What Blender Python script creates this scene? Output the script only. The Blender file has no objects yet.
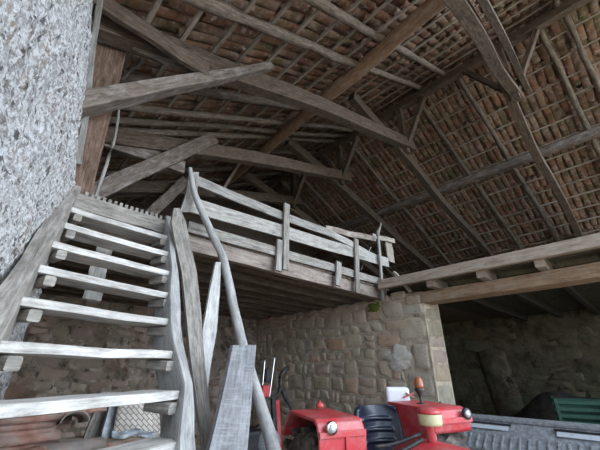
import bpy, bmesh, math, random
from mathutils import Vector, Matrix, noise
random.seed(11)
S = bpy.context.scene
C = S.collection
rnd = random.uniform

# ------------------------------------------------------------------ camera geometry
EYE = Vector((0, 0, 1.6)); FPX = 320.0; PITCH = math.radians(24.4); YAW = math.radians(46)
RV = Vector((math.sin(YAW), -math.cos(YAW), 0)); FV = Vector((math.cos(YAW), math.sin(YAW), 0)); ZV = Vector((0, 0, 1))
def ray(px, py):
    u, v = px-300, 225-py
    return RV*u + FV*(FPX*math.cos(PITCH)-v*math.sin(PITCH)) + ZV*(FPX*math.sin(PITCH)+v*math.cos(PITCH))
def on(px, py, n, d):            # point of the sight line on plane n.p = d
    r = ray(px, py); n = Vector(n)
    return EYE + r*((d-n.dot(EYE))/n.dot(r))
def PX(px, py, x): return on(px, py, (1, 0, 0), x)
def PY(px, py, y): return on(px, py, (0, 1, 0), y)
def PZ(px, py, z): return on(px, py, (0, 0, 1), z)
TAN = math.tan(math.radians(28)); RX, RZ = 6.72, 8.58      # ridge
def zl(x): return RZ-(RX-x)*TAN
def zr(x): return RZ-(x-RX)*TAN
def PL(px, py, off=0): return on(px, py, (-TAN, 0, 1), RZ-RX*TAN-off)
def PR(px, py, off=0): return on(px, py, (TAN, 0, 1), RZ+RX*TAN-off)

# ------------------------------------------------------------------ materials
def nodes(name):
    m = bpy.data.materials.new(name); m.use_nodes = True
    nt = m.node_tree; return m, nt, nt.nodes['Principled BSDF']
def N(nt, t, **k):
    n = nt.nodes.new(t)
    for a, b in k.items():
        if a in n.inputs.keys(): n.inputs[a].default_value = b
        else: setattr(n, a, b)
    return n
def ramp(nt, src, stops):
    r = N(nt, 'ShaderNodeValToRGB'); e = r.color_ramp.elements
    while len(e) > 1: e.remove(e[0])
    e[0].position = stops[0][0]; e[0].color = (*stops[0][1], 1)
    for p, c in stops[1:]:
        q = e.new(p); q.color = (*c, 1)
    nt.links.new(src, r.inputs[0]); return r.outputs[0]
def mix(nt, a, b, f, mode='MIX'):
    n = nt.nodes.new('ShaderNodeMixRGB'); n.blend_type = mode
    for i, s in ((1, a), (2, b), (0, f)):
        if isinstance(s, (tuple, float, int)): n.inputs[i].default_value = (*s, 1) if isinstance(s, tuple) else s
        else: nt.links.new(s, n.inputs[i])
    return n.outputs[0]
def noise_n(nt, vec, scale, detail=6, rough=.6, dist=0):
    n = N(nt, 'ShaderNodeTexNoise', Scale=scale, Detail=detail, Roughness=rough, Distortion=dist)
    nt.links.new(vec, n.inputs['Vector']); return n.outputs['Fac']
def mapped(nt, out, sc):
    m = N(nt, 'ShaderNodeMapping'); m.inputs['Scale'].default_value = sc
    nt.links.new(out, m.inputs['Vector']); return m.outputs[0]
def bump(nt, b, h, s, d=.02):
    n = N(nt, 'ShaderNodeBump', Strength=s, Distance=d); nt.links.new(h, n.inputs['Height']); nt.links.new(n.outputs[0], b.inputs['Normal'])

def wood(name, dark, mid, light, rough=.85, grain=1.0, stain=None, saw=False):
    m, nt, b = nodes(name)
    tc = N(nt, 'ShaderNodeTexCoord'); oi = N(nt, 'ShaderNodeObjectInfo')
    add = N(nt, 'ShaderNodeVectorMath', operation='ADD'); comb = N(nt, 'ShaderNodeCombineXYZ')
    mul = N(nt, 'ShaderNodeMath', operation='MULTIPLY'); mul.inputs[1].default_value = 37.0
    nt.links.new(oi.outputs['Random'], mul.inputs[0]); nt.links.new(mul.outputs[0], comb.inputs[0]); nt.links.new(mul.outputs[0], comb.inputs[1])
    nt.links.new(tc.outputs['UV'], add.inputs[0]); nt.links.new(comb.outputs[0], add.inputs[1])
    uv = add.outputs[0]
    g1 = noise_n(nt, mapped(nt, uv, (3.0, 60*grain, 1)), 1.0, 8, .7, .12)
    g2 = noise_n(nt, mapped(nt, uv, (7, 22, 1)), 1.0, 8, .75, .1)
    mm = N(nt, 'ShaderNodeMath', operation='ADD'); mh = N(nt, 'ShaderNodeMath', operation='MULTIPLY'); mh.inputs[1].default_value = .5
    nt.links.new(g1, mm.inputs[0]); nt.links.new(g2, mm.inputs[1]); nt.links.new(mm.outputs[0], mh.inputs[0]); g = mh.outputs[0]
    p = noise_n(nt, mapped(nt, uv, (2.0, 5, 1)), 1.3, 5, .6)
    col = ramp(nt, g, [(.34, dark), (.47, mid), (.62, light)])
    col = mix(nt, col, tuple(c*.55 for c in dark), ramp(nt, p, [(.52, (0, 0, 0)), (.75, (.65, .65, .65))]))
    if stain: 
        q = noise_n(nt, mapped(nt, uv, (1.5, 3, 1)), 2.1, 6, .7)
        col = mix(nt, col, stain, ramp(nt, q, [(.50, (0, 0, 0)), (.66, (.9, .9, .9))]))
    if saw:
        w = noise_n(nt, mapped(nt, uv, (75, 14, 1)), 1.0, 4, .6)
        col = mix(nt, col, (.28, .285, .30), ramp(nt, w, [(.5, (0, 0, 0)), (.65, (.4, .4, .4))]))
    hs = N(nt, 'ShaderNodeHueSaturation'); mr = N(nt, 'ShaderNodeMapRange'); mr.inputs['To Min'].default_value = .8; mr.inputs['To Max'].default_value = 1.2
    nt.links.new(oi.outputs['Random'], mr.inputs['Value']); nt.links.new(mr.outputs[0], hs.inputs['Value']); nt.links.new(col, hs.inputs['Color'])
    nt.links.new(hs.outputs[0], b.inputs['Base Color'])
    b.inputs['Roughness'].default_value = rough; b.inputs['Specular IOR Level'].default_value = .25
    bump(nt, b, g, .7, .012)
    return m

def mottled(name, cols, scale=6, rough=.9, bmp=.5, attr=False, scale2=None, extra=None, bd=.03, amix=.62):
    m, nt, b = nodes(name)
    tc = N(nt, 'ShaderNodeTexCoord'); v = tc.outputs['Object']
    n1 = noise_n(nt, v, scale, 8, .65)
    k = len(cols); col = ramp(nt, n1, [(.32+.36*i/max(1, k-1), c) for i, c in enumerate(cols)])
    if attr:
        a = N(nt, 'ShaderNodeVertexColor', layer_name='Col')
        col = mix(nt, col, a.outputs[0], amix)
    if extra:
        for c, sc, lo, hi, amt in extra:
            n2 = noise_n(nt, v, sc, 6, .65)
            col = mix(nt, col, c, ramp(nt, n2, [(lo, (0, 0, 0)), (hi, (amt, amt, amt))]))
    nt.links.new(col, b.inputs['Base Color']); b.inputs['Roughness'].default_value = rough
    b.inputs['Specular IOR Level'].default_value = .25
    n3 = noise_n(nt, v, scale2 or scale*5, 8, .7); bump(nt, b, n3, bmp, bd)
    return m
def plain(name, col, rough=.5, metal=0, dirt=None, dscale=14, lo=.5, hi=.7, coat=0):
    m, nt, b = nodes(name)
    if dirt:
        tc = N(nt, 'ShaderNodeTexCoord'); n = noise_n(nt, tc.outputs['Object'], dscale, 7, .7)
        c = mix(nt, col, dirt, ramp(nt, n, [(lo, (0, 0, 0)), (hi, (.85, .85, .85))])); nt.links.new(c, b.inputs['Base Color'])
    else: b.inputs['Base Color'].default_value = (*col, 1)
    b.inputs['Roughness'].default_value = rough; b.inputs['Metallic'].default_value = metal; b.inputs['Coat Weight'].default_value = coat
    return m

M = {}
M['pale'] = wood('pale_weathered_wood', (.09, .083, .074), (.26, .245, .22), (.42, .40, .375))
M['stair'] = wood('grey_stair_wood', (.075, .066, .057), (.235, .215, .19), (.42, .395, .36))
M['tread'] = wood('worn_tread_wood', (.16, .145, .125), (.42, .40, .375), (.66, .65, .62))
M['joistend'] = wood('joist_wood', (.10, .09, .075), (.22, .19, .16), (.34, .31, .27))
M['joistshade'] = wood('shaded_joist_wood', (.010, .009, .008), (.028, .024, .02), (.05, .044, .038))  # near-black colour stands in for the shade inside the room
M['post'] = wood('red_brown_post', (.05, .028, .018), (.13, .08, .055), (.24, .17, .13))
M['ceilb'] = wood('shaded_boards', (.02, .018, .014), (.05, .046, .034), (.09, .083, .062))  # ceiling boards with the room's shade painted into the colour
M['edgeb'] = wood('lit_edge_boards', (.06, .055, .04), (.16, .145, .10), (.26, .24, .17))  # lighter copy of the ceiling boards, daylight painted into the colour
M['bleach'] = wood('bleached_wood', (.14, .138, .132), (.36, .355, .345), (.54, .535, .52))
M['rough'] = wood('rough_sawn_board', (.055, .055, .057), (.14, .14, .146), (.25, .25, .258), saw=True)
M['rough2'] = wood('grey_brown_plank', (.06, .057, .055), (.17, .165, .16), (.29, .285, .28))
M['rafter'] = wood('rafter_wood', (.050, .038, .029), (.17, .135, .105), (.35, .295, .24))
M['truss'] = wood('truss_wood', (.036, .025, .018), (.115, .083, .061), (.225, .175, .135))
M['oldgrey'] = wood('old_grey_beam', (.055, .043, .035), (.16, .125, .102), (.30, .255, .22), stain=(.35, .31, .285))
M['log'] = wood('brown_log', (.12, .065, .038), (.33, .20, .125), (.50, .35, .24), stain=(.42, .34, .27))
M['fascia'] = wood('fascia_wood', (.10, .08, .068), (.25, .205, .175), (.40, .35, .305))
M['under'] = wood('dark_joist_wood', (.035, .027, .021), (.11, .084, .066), (.20, .16, .13))
M['lintel'] = wood('lintel_oak', (.17, .10, .055), (.38, .25, .155), (.54, .40, .28), stain=(.46, .36, .27))
M['plate'] = wood('rim_beam_wood', (.17, .13, .10), (.36, .29, .23), (.50, .43, .365))
M['lath'] = wood('lath_wood', (.13, .105, .08), (.34, .29, .235), (.54, .48, .40))
M['tile'] = mottled('roof_tile_clay', [(.07, .045, .03), (.25, .135, .09), (.42, .26, .19), (.60, .50, .42)], 5, .9, .6, True,
                    amix=.42, extra=[((.13, .13, .06), 2.3, .50, .64, .75), ((.40, .20, .12), 4.1, .54, .62, .7), ((.52, .48, .42), 7, .58, .68, .7), ((.035, .027, .02), 3.1, .56, .7, .7), ((.62, .56, .50), 13, .60, .66, .7)])
M['tilepile'] = mottled('loose_clay_tile', [(.26, .12, .09), (.40, .22, .17), (.50, .32, .26)], 9, .85, .4, False, extra=[((.42, .37, .33), 5, .5, .65, .8)])
M['tilegrey'] = mottled('grey_lichen_tile', [(.24, .21, .19), (.36, .32, .29)], 9, .9, .4, extra=[((.50, .30, .22), 5, .55, .7, .6)])
M['stone'] = mottled('field_stone', [(.30, .23, .16), (.54, .43, .32), (.72, .62, .50)], 7, .92, .8, True, extra=[((.58, .52, .44), 4, .58, .7, .6), ((.10, .075, .055), 9, .6, .7, .5)])
M['mortar'] = mottled('lime_mortar', [(.28, .22, .16), (.54, .44, .335), (.70, .60, .48)], 5, .95, .8, extra=[((.12, .10, .08), 3, .58, .72, .6)])
M['darkstone'] = mottled('dark_field_stone', [(.06, .05, .032), (.15, .125, .08), (.24, .21, .14)], 5, .95, .8, True, extra=[((.11, .13, .07), 2, .5, .65, .5), ((.10, .05, .04), 3.3, .6, .7, .4)])  # dark brown stone with greenish and reddish patches
M['darkmortar'] = mottled('dark_mortar', [(.04, .033, .022), (.13, .105, .07), (.20, .17, .115)], 3.2, .95, 1.0, extra=[((.02, .018, .012), 2.3, .58, .64, .85), ((.09, .045, .035), 3.1, .58, .68, .5), ((.10, .115, .06), 1.7, .5, .65, .5)], bd=.06)  # dark brown mortar, mottled
M['backstone'] = mottled('plastered_field_stone', [(.11, .085, .06), (.24, .19, .145), (.36, .29, .24)], 4, .95, .8, True, extra=[((.55, .42, .36), 2.6, .5, .62, .7)])
M['backplaster'] = mottled('blotchy_wall_render', [(.10, .08, .06), (.24, .19, .145), (.38, .30, .24)], 4, .95, .8, extra=[((.48, .38, .32), 3.0, .52, .6, .8), ((.07, .055, .04), 5.5, .56, .62, .85), ((.22, .12, .08), 1.3, .52, .66, .6)], bd=.05)
M['plaster'] = mottled('crumbling_lime_render', [(.24, .21, .19), (.50, .49, .48), (.68, .68, .68)], 9, .95, 1.0, scale2=60,
                       extra=[((.36, .26, .19), 4.5, .55, .62, .8), ((.90, .90, .91), 38, .46, .54, .9), ((.10, .09, .085), 15, .57, .62, .9), ((.13, .12, .115), 30, .58, .64, .85), ((.05, .045, .04), 70, .62, .68, .7)], bd=.03)
M['floor'] = mottled('earth_floor', [(.16, .12, .08), (.27, .21, .15), (.36, .29, .21)], 2, .95, .6)
M['bounce_yard'] = mottled('pale_bounce_yard', [(.40, .31, .21), (.52, .41, .29)], 1, .95, .4)  # unseen ground, coloured pale and warm to bounce light onto the roof
M['red'] = plain('tractor_red', (.52, .035, .045), .45, 0, (.42, .19, .18), 6, .46, .68, .2)
M['black'] = plain('black_rubber', (.02, .02, .022), .6, 0, (.13, .115, .10), 10)
M['tyre'] = plain('dusty_tyre', (.045, .04, .036), .8, 0, (.22, .19, .16), 9, .42, .62)
M['iron'] = plain('dark_iron', (.035, .035, .04), .5, .6, (.12, .08, .06), 12)
M['seat'] = plain('navy_vinyl', (.008, .014, .032), .38, 0, (.03, .04, .06), 8, coat=.2)
M['cream'] = plain('cream_plastic', (.55, .53, .30), .5, 0, (.40, .38, .25))
M['white'] = plain('white_plastic', (.75, .77, .78), .4)
M['glass'] = plain('lamp_glass', (.55, .57, .58), .12, .3)
M['chrome'] = plain('chrome_ring', (.6, .6, .6), .2, 1)
M['amber'] = plain('amber_lens', (.32, .10, .035), .35, 0, (.30, .16, .10), 30, coat=.3)
M['grey'] = plain('dusty_grey_steel', (.17, .185, .20), .75, .1, (.36, .37, .37), 26, .40, .62)
M['slot'] = plain('pale_dust_slot', (.52, .56, .60), .7, 0, (.38, .4, .42), 20)
M['green'] = plain('green_plastic', (.015, .075, .045), .55, 0, (.05, .10, .075))
M['moss'] = mottled('green_moss', [(.10, .14, .02), (.2, .26, .05)], 20, .95, .9)
M['plastic'] = plain('clouded_plastic', (.22, .25, .28), .35, 0, (.42, .45, .47), 14, .45, .62)
def weave():
    m, nt, b = nodes('woven_mat')
    tc = N(nt, 'ShaderNodeTexCoord'); mp = mapped(nt, tc.outputs['UV'], (1, 1, 1)); mp.node.inputs['Rotation'].default_value = (0, 0, math.radians(45))
    br = N(nt, 'ShaderNodeTexBrick', Scale=2.9); br.inputs['Color1'].default_value = (.62, .58, .52, 1); br.inputs['Color2'].default_value = (.48, .44, .39, 1); br.inputs['Mortar'].default_value = (.2, .17, .14, 1)
    br.inputs['Mortar Size'].default_value = .03; nt.links.new(mp, br.inputs['Vector']); nt.links.new(br.outputs['Color'], b.inputs['Base Color'])
    bump(nt, b, br.outputs['Fac'], -.6, .01); b.inputs['Roughness'].default_value = .8; return m
M['weave'] = weave()

# ------------------------------------------------------------------ object helpers
def link(name, me, mat, parent=None, smooth=False):
    if smooth:
        for p in me.polygons: p.use_smooth = True
    me.materials.append(M[mat] if isinstance(mat, str) else mat)
    o = bpy.data.objects.new(name, me); C.objects.link(o)
    if parent: o.parent = parent; o.matrix_parent_inverse = Matrix.Translation(-parent.location) if parent.type == 'EMPTY' and parent.rotation_euler.z == 0 else Matrix.Identity(4)
    return o
def tag(o, label=None, cat=None, group=None, kind=None):
    if label: o['label'] = label
    if cat: o['category'] = cat
    if group: o['group'] = group
    if kind: o['kind'] = kind
    return o
def empty(name, loc, label, cat, group=None):
    o = bpy.data.objects.new(name, None); o.location = loc; o.empty_display_size = .2; C.objects.link(o)
    return tag(o, label, cat, group)
def mesh_from(verts, faces, uvs=None):
    me = bpy.data.meshes.new('m'); me.from_pydata([tuple(v) for v in verts], [], faces)
    if uvs:
        l = me.uv_layers.new(name='UVMap')
        for i, uv in enumerate(uvs): l.data[i].uv = uv
    me.validate(); me.update(); return me
def fix(me):
    bm = bmesh.new(); bm.from_mesh(me); bmesh.ops.recalc_face_normals(bm, faces=bm.faces); bm.to_mesh(me); bm.free(); return me

def sweep(pts, prof_fn, closed_uv_scale=1.0):
    """pts: list of (pos, side, up, w, h). prof_fn(k)-> list of 2D unit points."""
    V = []; F = []; UV = []
    n = None; L = 0; last = None
    lens = []
    for (p, s, u, w, h) in pts:
        if last is not None: L += (p-last).length
        last = p; lens.append(L)
        pr = prof_fn()
        n = len(pr)
        for a, b in pr: V.append(p+s*(a*w*.5)+u*(b*h*.5))
    w0, h0 = pts[0][3], pts[0][4]
    pr = prof_fn(); per = [0]
    for i in range(n):
        a = pr[i]; b = pr[(i+1) % n]; per.append(per[-1]+math.hypot((b[0]-a[0])*w0*.5, (b[1]-a[1])*h0*.5))
    for k in range(len(pts)-1):
        for i in range(n):
            j = (i+1) % n
            F.append((k*n+i, k*n+j, (k+1)*n+j, (k+1)*n+i))
            UV += [(lens[k], per[i]), (lens[k], per[i+1]), (lens[k+1], per[i+1]), (lens[k+1], per[i])]
    F.append(tuple(range(n-1, -1, -1))); UV += [(pr[i][0]*w0*.5, pr[i][1]*h0*.5) for i in range(n-1, -1, -1)]
    b0 = (len(pts)-1)*n
    F.append(tuple(range(b0, b0+n))); UV += [(pr[i][0]*w0*.5, pr[i][1]*h0*.5) for i in range(n)]
    return fix(mesh_from(V, F, UV))
def boxprof(c=.12):
    return [(-1+c, -1), (1-c, -1), (1, -1+c), (1, 1-c), (1-c, 1), (-1+c, 1), (-1, 1-c), (-1, -1+c)]
def frame(d, up):
    d = d.normalized(); up = Vector(up)
    s = d.cross(up)
    if s.length < 1e-4: s = d.cross(Vector((1, 0, 0)))
    s.normalize(); return s, s.cross(d).normalized()
def beam(name, a, b, w, h, mat, parent=None, up=(0, 0, 1), wob=.012, seg=10, bend=0, taper=1.0, c=.1, benddir=None, wv=0):
    """w across (perpendicular to up), h along up"""
    a = Vector(a); b = Vector(b); d = b-a; s, u = frame(d, up)
    ph = rnd(0, 50); pts = []
    bd = Vector(benddir) if benddir else u
    for i in range(seg+1):
        t = i/seg
        q = a+d*t+s*(noise.noise(Vector((ph+t*3, 0, 0)))*wob)+u*(noise.noise(Vector((ph+t*3, 9, 0)))*wob)+bd*(bend*math.sin(math.pi*t))
        k = 1+(taper-1)*t
        pts.append((q, s, u, w*k*(1+noise.noise(Vector((ph+t*5, 3, 3)))*(.06 if wob > 0 else 0)), h*k*(1+noise.noise(Vector((ph+t*(5+wv*4), 7, 3)))*((.06+wv) if wob > 0 else 0))))
    return link(name, sweep(pts, lambda: boxprof(c)), mat, parent)
def path(name, P, R, mat, parent=None, seg=10, wob=.0, up=(0, 0, 1), n=4):
    P = [Vector(p) for p in P]; pts = []; ph = rnd(0, 99)
    if not isinstance(R, (list, tuple)): R = [R]*len(P)
    prof = [(math.cos(2*math.pi*i/seg), math.sin(2*math.pi*i/seg)) for i in range(seg)]
    dense = []
    m = len(P)
    for i in range(m-1):
        p0 = P[max(i-1, 0)]; p1 = P[i]; p2 = P[i+1]; p3 = P[min(i+2, m-1)]
        for k in range(n):
            t = k/n
            q = .5*((2*p1)+(p2-p0)*t+(2*p0-5*p1+4*p2-p3)*t*t+(3*p1-p0-3*p2+p3)*t**3)
            dense.append((q, R[i]+(R[i+1]-R[i])*t))
    dense.append((P[-1], R[-1]))
    for i, (q, r) in enumerate(dense):
        d = dense[min(i+1, len(dense)-1)][0]-dense[max(i-1, 0)][0]
        s, u = frame(d, up)
        k = 1+noise.noise(Vector((ph+i*.7, 0, 0)))*wob
        if wob: q = q+s*noise.noise(Vector((ph+i*.5, 5, 0)))*wob*r*1.2+u*noise.noise(Vector((ph+i*.5, 8, 0)))*wob*r*1.2
        pts.append((q, s, u, 2*r*k, 2*r*k))
    return link(name, sweep(pts, lambda: prof), mat, parent, True)
def logbeam(name, a, b, r, mat, parent=None, bend=0, r2=None, wob=.35):
    a = Vector(a); b = Vector(b); r2 = r2 or r*.8
    s, u = frame(b-a, (0, 0, 1)); k = 6
    P = [a+(b-a)*(i/k)+u*bend*math.sin(math.pi*i/k)+s*rnd(-.02, .02)+u*rnd(-.02, .02) for i in range(k+1)]
    return path(name, P, [r+(r2-r)*i/k for i in range(k+1)], mat, parent, 10, wob)
def box(name, c, d, mat, parent=None, bev=.01, rot=None, seg=2):
    bm = bmesh.new(); bmesh.ops.create_cube(bm, size=1)
    for v in bm.verts: v.co = Vector((v.co.x*d[0], v.co.y*d[1], v.co.z*d[2]))
    if bev: bmesh.ops.bevel(bm, geom=list(bm.edges), offset=bev, segments=seg, affect='EDGES', profile=.5)
    if rot: bmesh.ops.transform(bm, matrix=rot, verts=bm.verts)
    bmesh.ops.translate(bm, vec=Vector(c), verts=bm.verts)
    uvbox(bm); me = bpy.data.meshes.new('m'); bm.to_mesh(me); bm.free()
    return link(name, me, mat, parent)
def uvbox(bm):
    l = bm.loops.layers.uv.verify()
    for f in bm.faces:
        n = f.normal; ax = max(range(3), key=lambda i: abs(n[i]))
        for lo in f.loops:
            c = lo.vert.co; lo[l].uv = ((c.x, c.z), (c.x, c.z), (c.x, c.y))[0 if ax == 1 else (1 if ax == 1 else 2)] if ax != 0 else (c.y, c.z)
def prism(name, outline, normal, th, mat, parent=None, bev=0.0, smooth=False):
    """outline: 3D coplanar points; extruded by th along normal"""
    n = Vector(normal).normalized(); P = [Vector(p) for p in outline]; k = len(P)
    V = P+[p+n*th for p in P]
    F = [tuple(range(k)), tuple(range(2*k-1, k-1, -1))]+[(i, i+k, (i+1) % k+k, (i+1) % k) for i in range(k)]
    bm = bmesh.new(); vs = [bm.verts.new(v) for v in V]
    for f in F: bm.faces.new([vs[i] for i in f])
    bmesh.ops.recalc_face_normals(bm, faces=bm.faces)
    if bev: bmesh.ops.bevel(bm, geom=list(bm.edges), offset=bev, segments=2, affect='EDGES', profile=.5)
    d = (P[1]-P[0]).normalized(); l = bm.loops.layers.uv.verify(); e = n.cross(d)
    for f in bm.faces:
        for lo in f.loops: lo[l].uv = (lo.vert.co.dot(d), lo.vert.co.dot(e)+lo.vert.co.dot(n))
    me = bpy.data.meshes.new('m'); bm.to_mesh(me); bm.free()
    return link(name, me, mat, parent, smooth)
def lathe(name, prof, c, mat, parent=None, seg=24, axis=(0, 0, 1)):
    q = Vector((0, 0, 1)).rotation_difference(Vector(axis).normalized()); c = Vector(c); V = []; F = []
    for r, z in prof:
        for i in range(seg):
            a = 2*math.pi*i/seg; V.append(c+q@Vector((r*math.cos(a), r*math.sin(a), z)))
    for k in range(len(prof)-1):
        for i in range(seg): F.append((k*seg+i, k*seg+(i+1) % seg, (k+1)*seg+(i+1) % seg, (k+1)*seg+i))
    F.append(tuple(range(seg-1, -1, -1))); F.append(tuple(range((len(prof)-1)*seg, len(prof)*seg)))
    return link(name, fix(mesh_from(V, F)), mat, parent, True)
def grid(name, fn, nu, nv, mat, parent=None, smooth=True):
    V = [fn(i/nu, j/nv) for j in range(nv+1) for i in range(nu+1)]
    F = [(j*(nu+1)+i, j*(nu+1)+i+1, (j+1)*(nu+1)+i+1, (j+1)*(nu+1)+i) for j in range(nv) for i in range(nu)]
    UV = []
    for j in range(nv):
        for i in range(nu): UV += [(i/nu, j/nv), ((i+1)/nu, j/nv), ((i+1)/nu, (j+1)/nv), (i/nu, (j+1)/nv)]
    return link(name, mesh_from(V, F, UV), mat, parent, smooth)

# ------------------------------------------------------------------ stone walls
def setcol(me, cols):           # one colour per face
    a = me.color_attributes.new('Col', 'BYTE_COLOR', 'CORNER')
    for p, c in zip(me.polygons, cols):
        for li in p.loop_indices: a.data[li].color = (*c, 1)
def stones(name, org, du, dn, L, H, mats, hrow=(.13, .27), wst=(.16, .5), tint=(.34, .25, .18), proud=.035, gap=.014, cut=None, parent=None, seed=1, z0=0, warp=.075):
    gap = gap*.5
    """rubble face: rows of lumpy blocks; org bottom corner, du along, dn outwards"""
    rr = random.Random(seed); du = Vector(du); dn = Vector(dn); org = Vector(org)
    V = []; F = []; Cc = []
    z = z0
    while z < H:
        h = rr.uniform(*hrow); x = rr.uniform(-.3, 0)
        while x < L:
            w = rr.uniform(*wst)*(.7 if h < .18 else 1)
            x0, x1 = max(x, 0), min(x+w, L); z1 = min(z+h, H); 
            if x1-x0 > .05 and not (cut and cut((x0+x1)/2, (z+z1)/2)):
                pr = rr.uniform(.4, 1)*proud; k = rr.uniform(.78, 1.18); t = [min(1, c*k*rr.uniform(.92, 1.1)) for c in tint]
                if rr.random() < .08: t = [t[0]*1.05, t[1]*.85, t[2]*.75]
                parts = [(z, z1)]
                if h > .2 and rr.random() < .3: zz = z+h*rr.uniform(.4, .6); parts = [(z, min(zz, z1)), (min(zz, z1), z1)]
                for (a0, a1) in parts:
                    if a1-a0 < .04: continue
                    g = gap; j = [rr.uniform(-.012, .028) for _ in range(8)]
                    b = len(V); nn = 6; GP = (0, .05, .16, .5, .84, .95, 1)
                    for q in range(nn+1):
                        for p in range(nn+1):
                            uu, vv = GP[p], GP[q]
                            e = (1-abs(2*uu-1)**14)*(1-abs(2*vv-1)**14)
                            xl = x0+g+j[0]*(1-vv)+j[1]*vv; xr_ = x1-g-j[2]*(1-vv)-j[3]*vv
                            zb = a0+g+j[4]*(1-uu)*.8+j[5]*uu*.8; zt = a1-g-j[6]*(1-uu)*.8-j[7]*uu*.8
                            X = xl+(xr_-xl)*uu; Z = zb+(zt-zb)*vv
                            cx, cz = (x0+x1)/2, (a0+a1)/2
                            if (abs(2*uu-1) > .95 and abs(2*vv-1) > .95): X += (cx-X)*.14; Z += (cz-Z)*.14
                            dpt = -.03+(pr+.03)*min(1, e*1.0) + noise.noise(Vector((X*7, Z*7, seed)))*.014*e
                            wx = noise.noise(Vector((X*2.3, Z*2.3, seed+.5)))*warp+noise.noise(Vector((X*7, Z*7, seed+3.5)))*warp*.45; wz = noise.noise(Vector((X*2.0, Z*2.6, seed+9.5)))*warp+noise.noise(Vector((X*7, Z*7, seed+13.5)))*warp*.4
                            V.append(org+du*min(max(X+wx, 0), L)+ZV*max(0, Z+wz)+dn*dpt)
                    for q in range(nn):
                        for p in range(nn): F.append((b+q*(nn+1)+p, b+q*(nn+1)+p+1, b+(q+1)*(nn+1)+p+1, b+(q+1)*(nn+1)+p)); Cc.append(t)
            x += w
        z += h
    me = mesh_from(V, F); setcol(me, Cc)
    return link(name, me, mats, parent, True)
def slab(name, c0, c1, mat, kind='structure'):
    c = [(a+b)/2 for a, b in zip(c0, c1)]; d = [abs(a-b) for a, b in zip(c0, c1)]
    o = box(name, c, d, mat, None, 0); o['kind'] = kind; return o

YF, YB = -2.6, 9.8            # open front / gable
XW = 5.0; YP = 2.35; YBK = 6.7; ZD = 2.95
floor = slab('floor', (-3, YF-.5, -.2), (14.5, YB+.5, 0), 'floor')
bounce_yard = slab('floor', (-30, -40, -.25), (30, YF-.5, -.03), 'bounce_yard')  # added outside the view for its bounce light
# right wall with the pillar end
wr = slab('wall_right', (XW, YP, 0), (XW+.55, YBK+.4, 2.76), 'mortar')
stones('stonework', (XW, YP+.0, 0), (0, 1, 0), (-1, 0, 0), YBK-YP, 2.76, 'stone', parent=wr, seed=3, cut=lambda x, z: (x < .5), hrow=(.15, .30), wst=(.16, .48), proud=.018, tint=(.60, .48, .365))
stones('quoins', (XW, YP, 0), (0, 1, 0), (-1, 0, 0), .56, 2.62, 'stone', parent=wr, seed=8, hrow=(.26, .42), wst=(.5, .62), tint=(.56, .49, .40), proud=.014, gap=.01, warp=.02)
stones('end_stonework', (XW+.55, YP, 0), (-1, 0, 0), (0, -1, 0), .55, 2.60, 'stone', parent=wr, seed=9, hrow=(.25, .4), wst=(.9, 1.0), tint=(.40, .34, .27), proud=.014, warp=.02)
def patch(u, v):
    cu = (2*u-1); cv = (2*v-1); rr_ = max(abs(cu), abs(cv)); q_ = math.hypot(cu, cv) or 1; kk = rr_/q_*(.8+.35*noise.noise(Vector((cu/q_*1.7, cv/q_*1.7, 2)))); y = PX(398, 358, XW).y+cu*kk*.30; z = PX(398, 358, XW).z+cv*kk*.22; r = rr_
    return Vector((XW-.05+.035*min(1, r**3)+noise.noise(Vector((u*4, v*4, 0)))*.006, y+noise.noise(Vector((v*7, 1, u)))*.03, z+noise.noise(Vector((u*3, 5, v)))*.05))
pt = grid('whitewash_patch', patch, 14, 20, mottled('whitewash', [(.50, .42, .32), (.66, .61, .54), (.85, .83, .80)], 9, .95, .5), wr)
# pier continuing up to the roof plate is left open; back wall below the loft
wb = slab('wall_back', (-.3, YBK, 0), (XW, YBK+.4, 2.76), 'backplaster')
stones('stonework', (-.3, YBK, 0), (1, 0, 0), (0, -1, 0), XW+.3, 2.76, 'backstone', parent=wb, seed=4, cut=lambda x, z: noise.noise(Vector((x*1.6, z*2.2, 3))) > .08, tint=(.27, .21, .165), hrow=(.12, .3), wst=(.2, .6), proud=.014)
# far gable above
gw = prism('wall_gable', [(-.6, YB, 0), (13.9, YB, 0), (13.9, YB, zr(13.9)+.32), (RX, YB, RZ+.36), (-.6, YB, zl(-.6)+.32)], (0, 1, 0), .3, 'under'); gw['kind'] = 'structure'
me = gw.data
# walls closing the sides
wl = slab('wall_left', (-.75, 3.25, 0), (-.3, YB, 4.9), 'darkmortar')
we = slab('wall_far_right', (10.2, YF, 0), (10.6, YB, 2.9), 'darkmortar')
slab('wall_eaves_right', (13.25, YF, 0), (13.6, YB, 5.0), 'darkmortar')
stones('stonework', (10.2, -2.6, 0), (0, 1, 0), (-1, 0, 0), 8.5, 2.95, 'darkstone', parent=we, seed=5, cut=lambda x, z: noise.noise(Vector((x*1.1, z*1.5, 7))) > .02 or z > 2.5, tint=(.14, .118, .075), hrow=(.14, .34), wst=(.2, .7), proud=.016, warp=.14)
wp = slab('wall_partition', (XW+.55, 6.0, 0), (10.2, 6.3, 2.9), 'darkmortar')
# upright buttress on the dark wall
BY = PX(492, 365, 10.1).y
grid('buttress', lambda u, v: Vector((10.17-.14*max(0, math.sin(u*math.pi))**.5, BY-.35+u*.70+(1-v)*-.25, v*2.05)), 12, 8, 'darkmortar', we)

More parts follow.
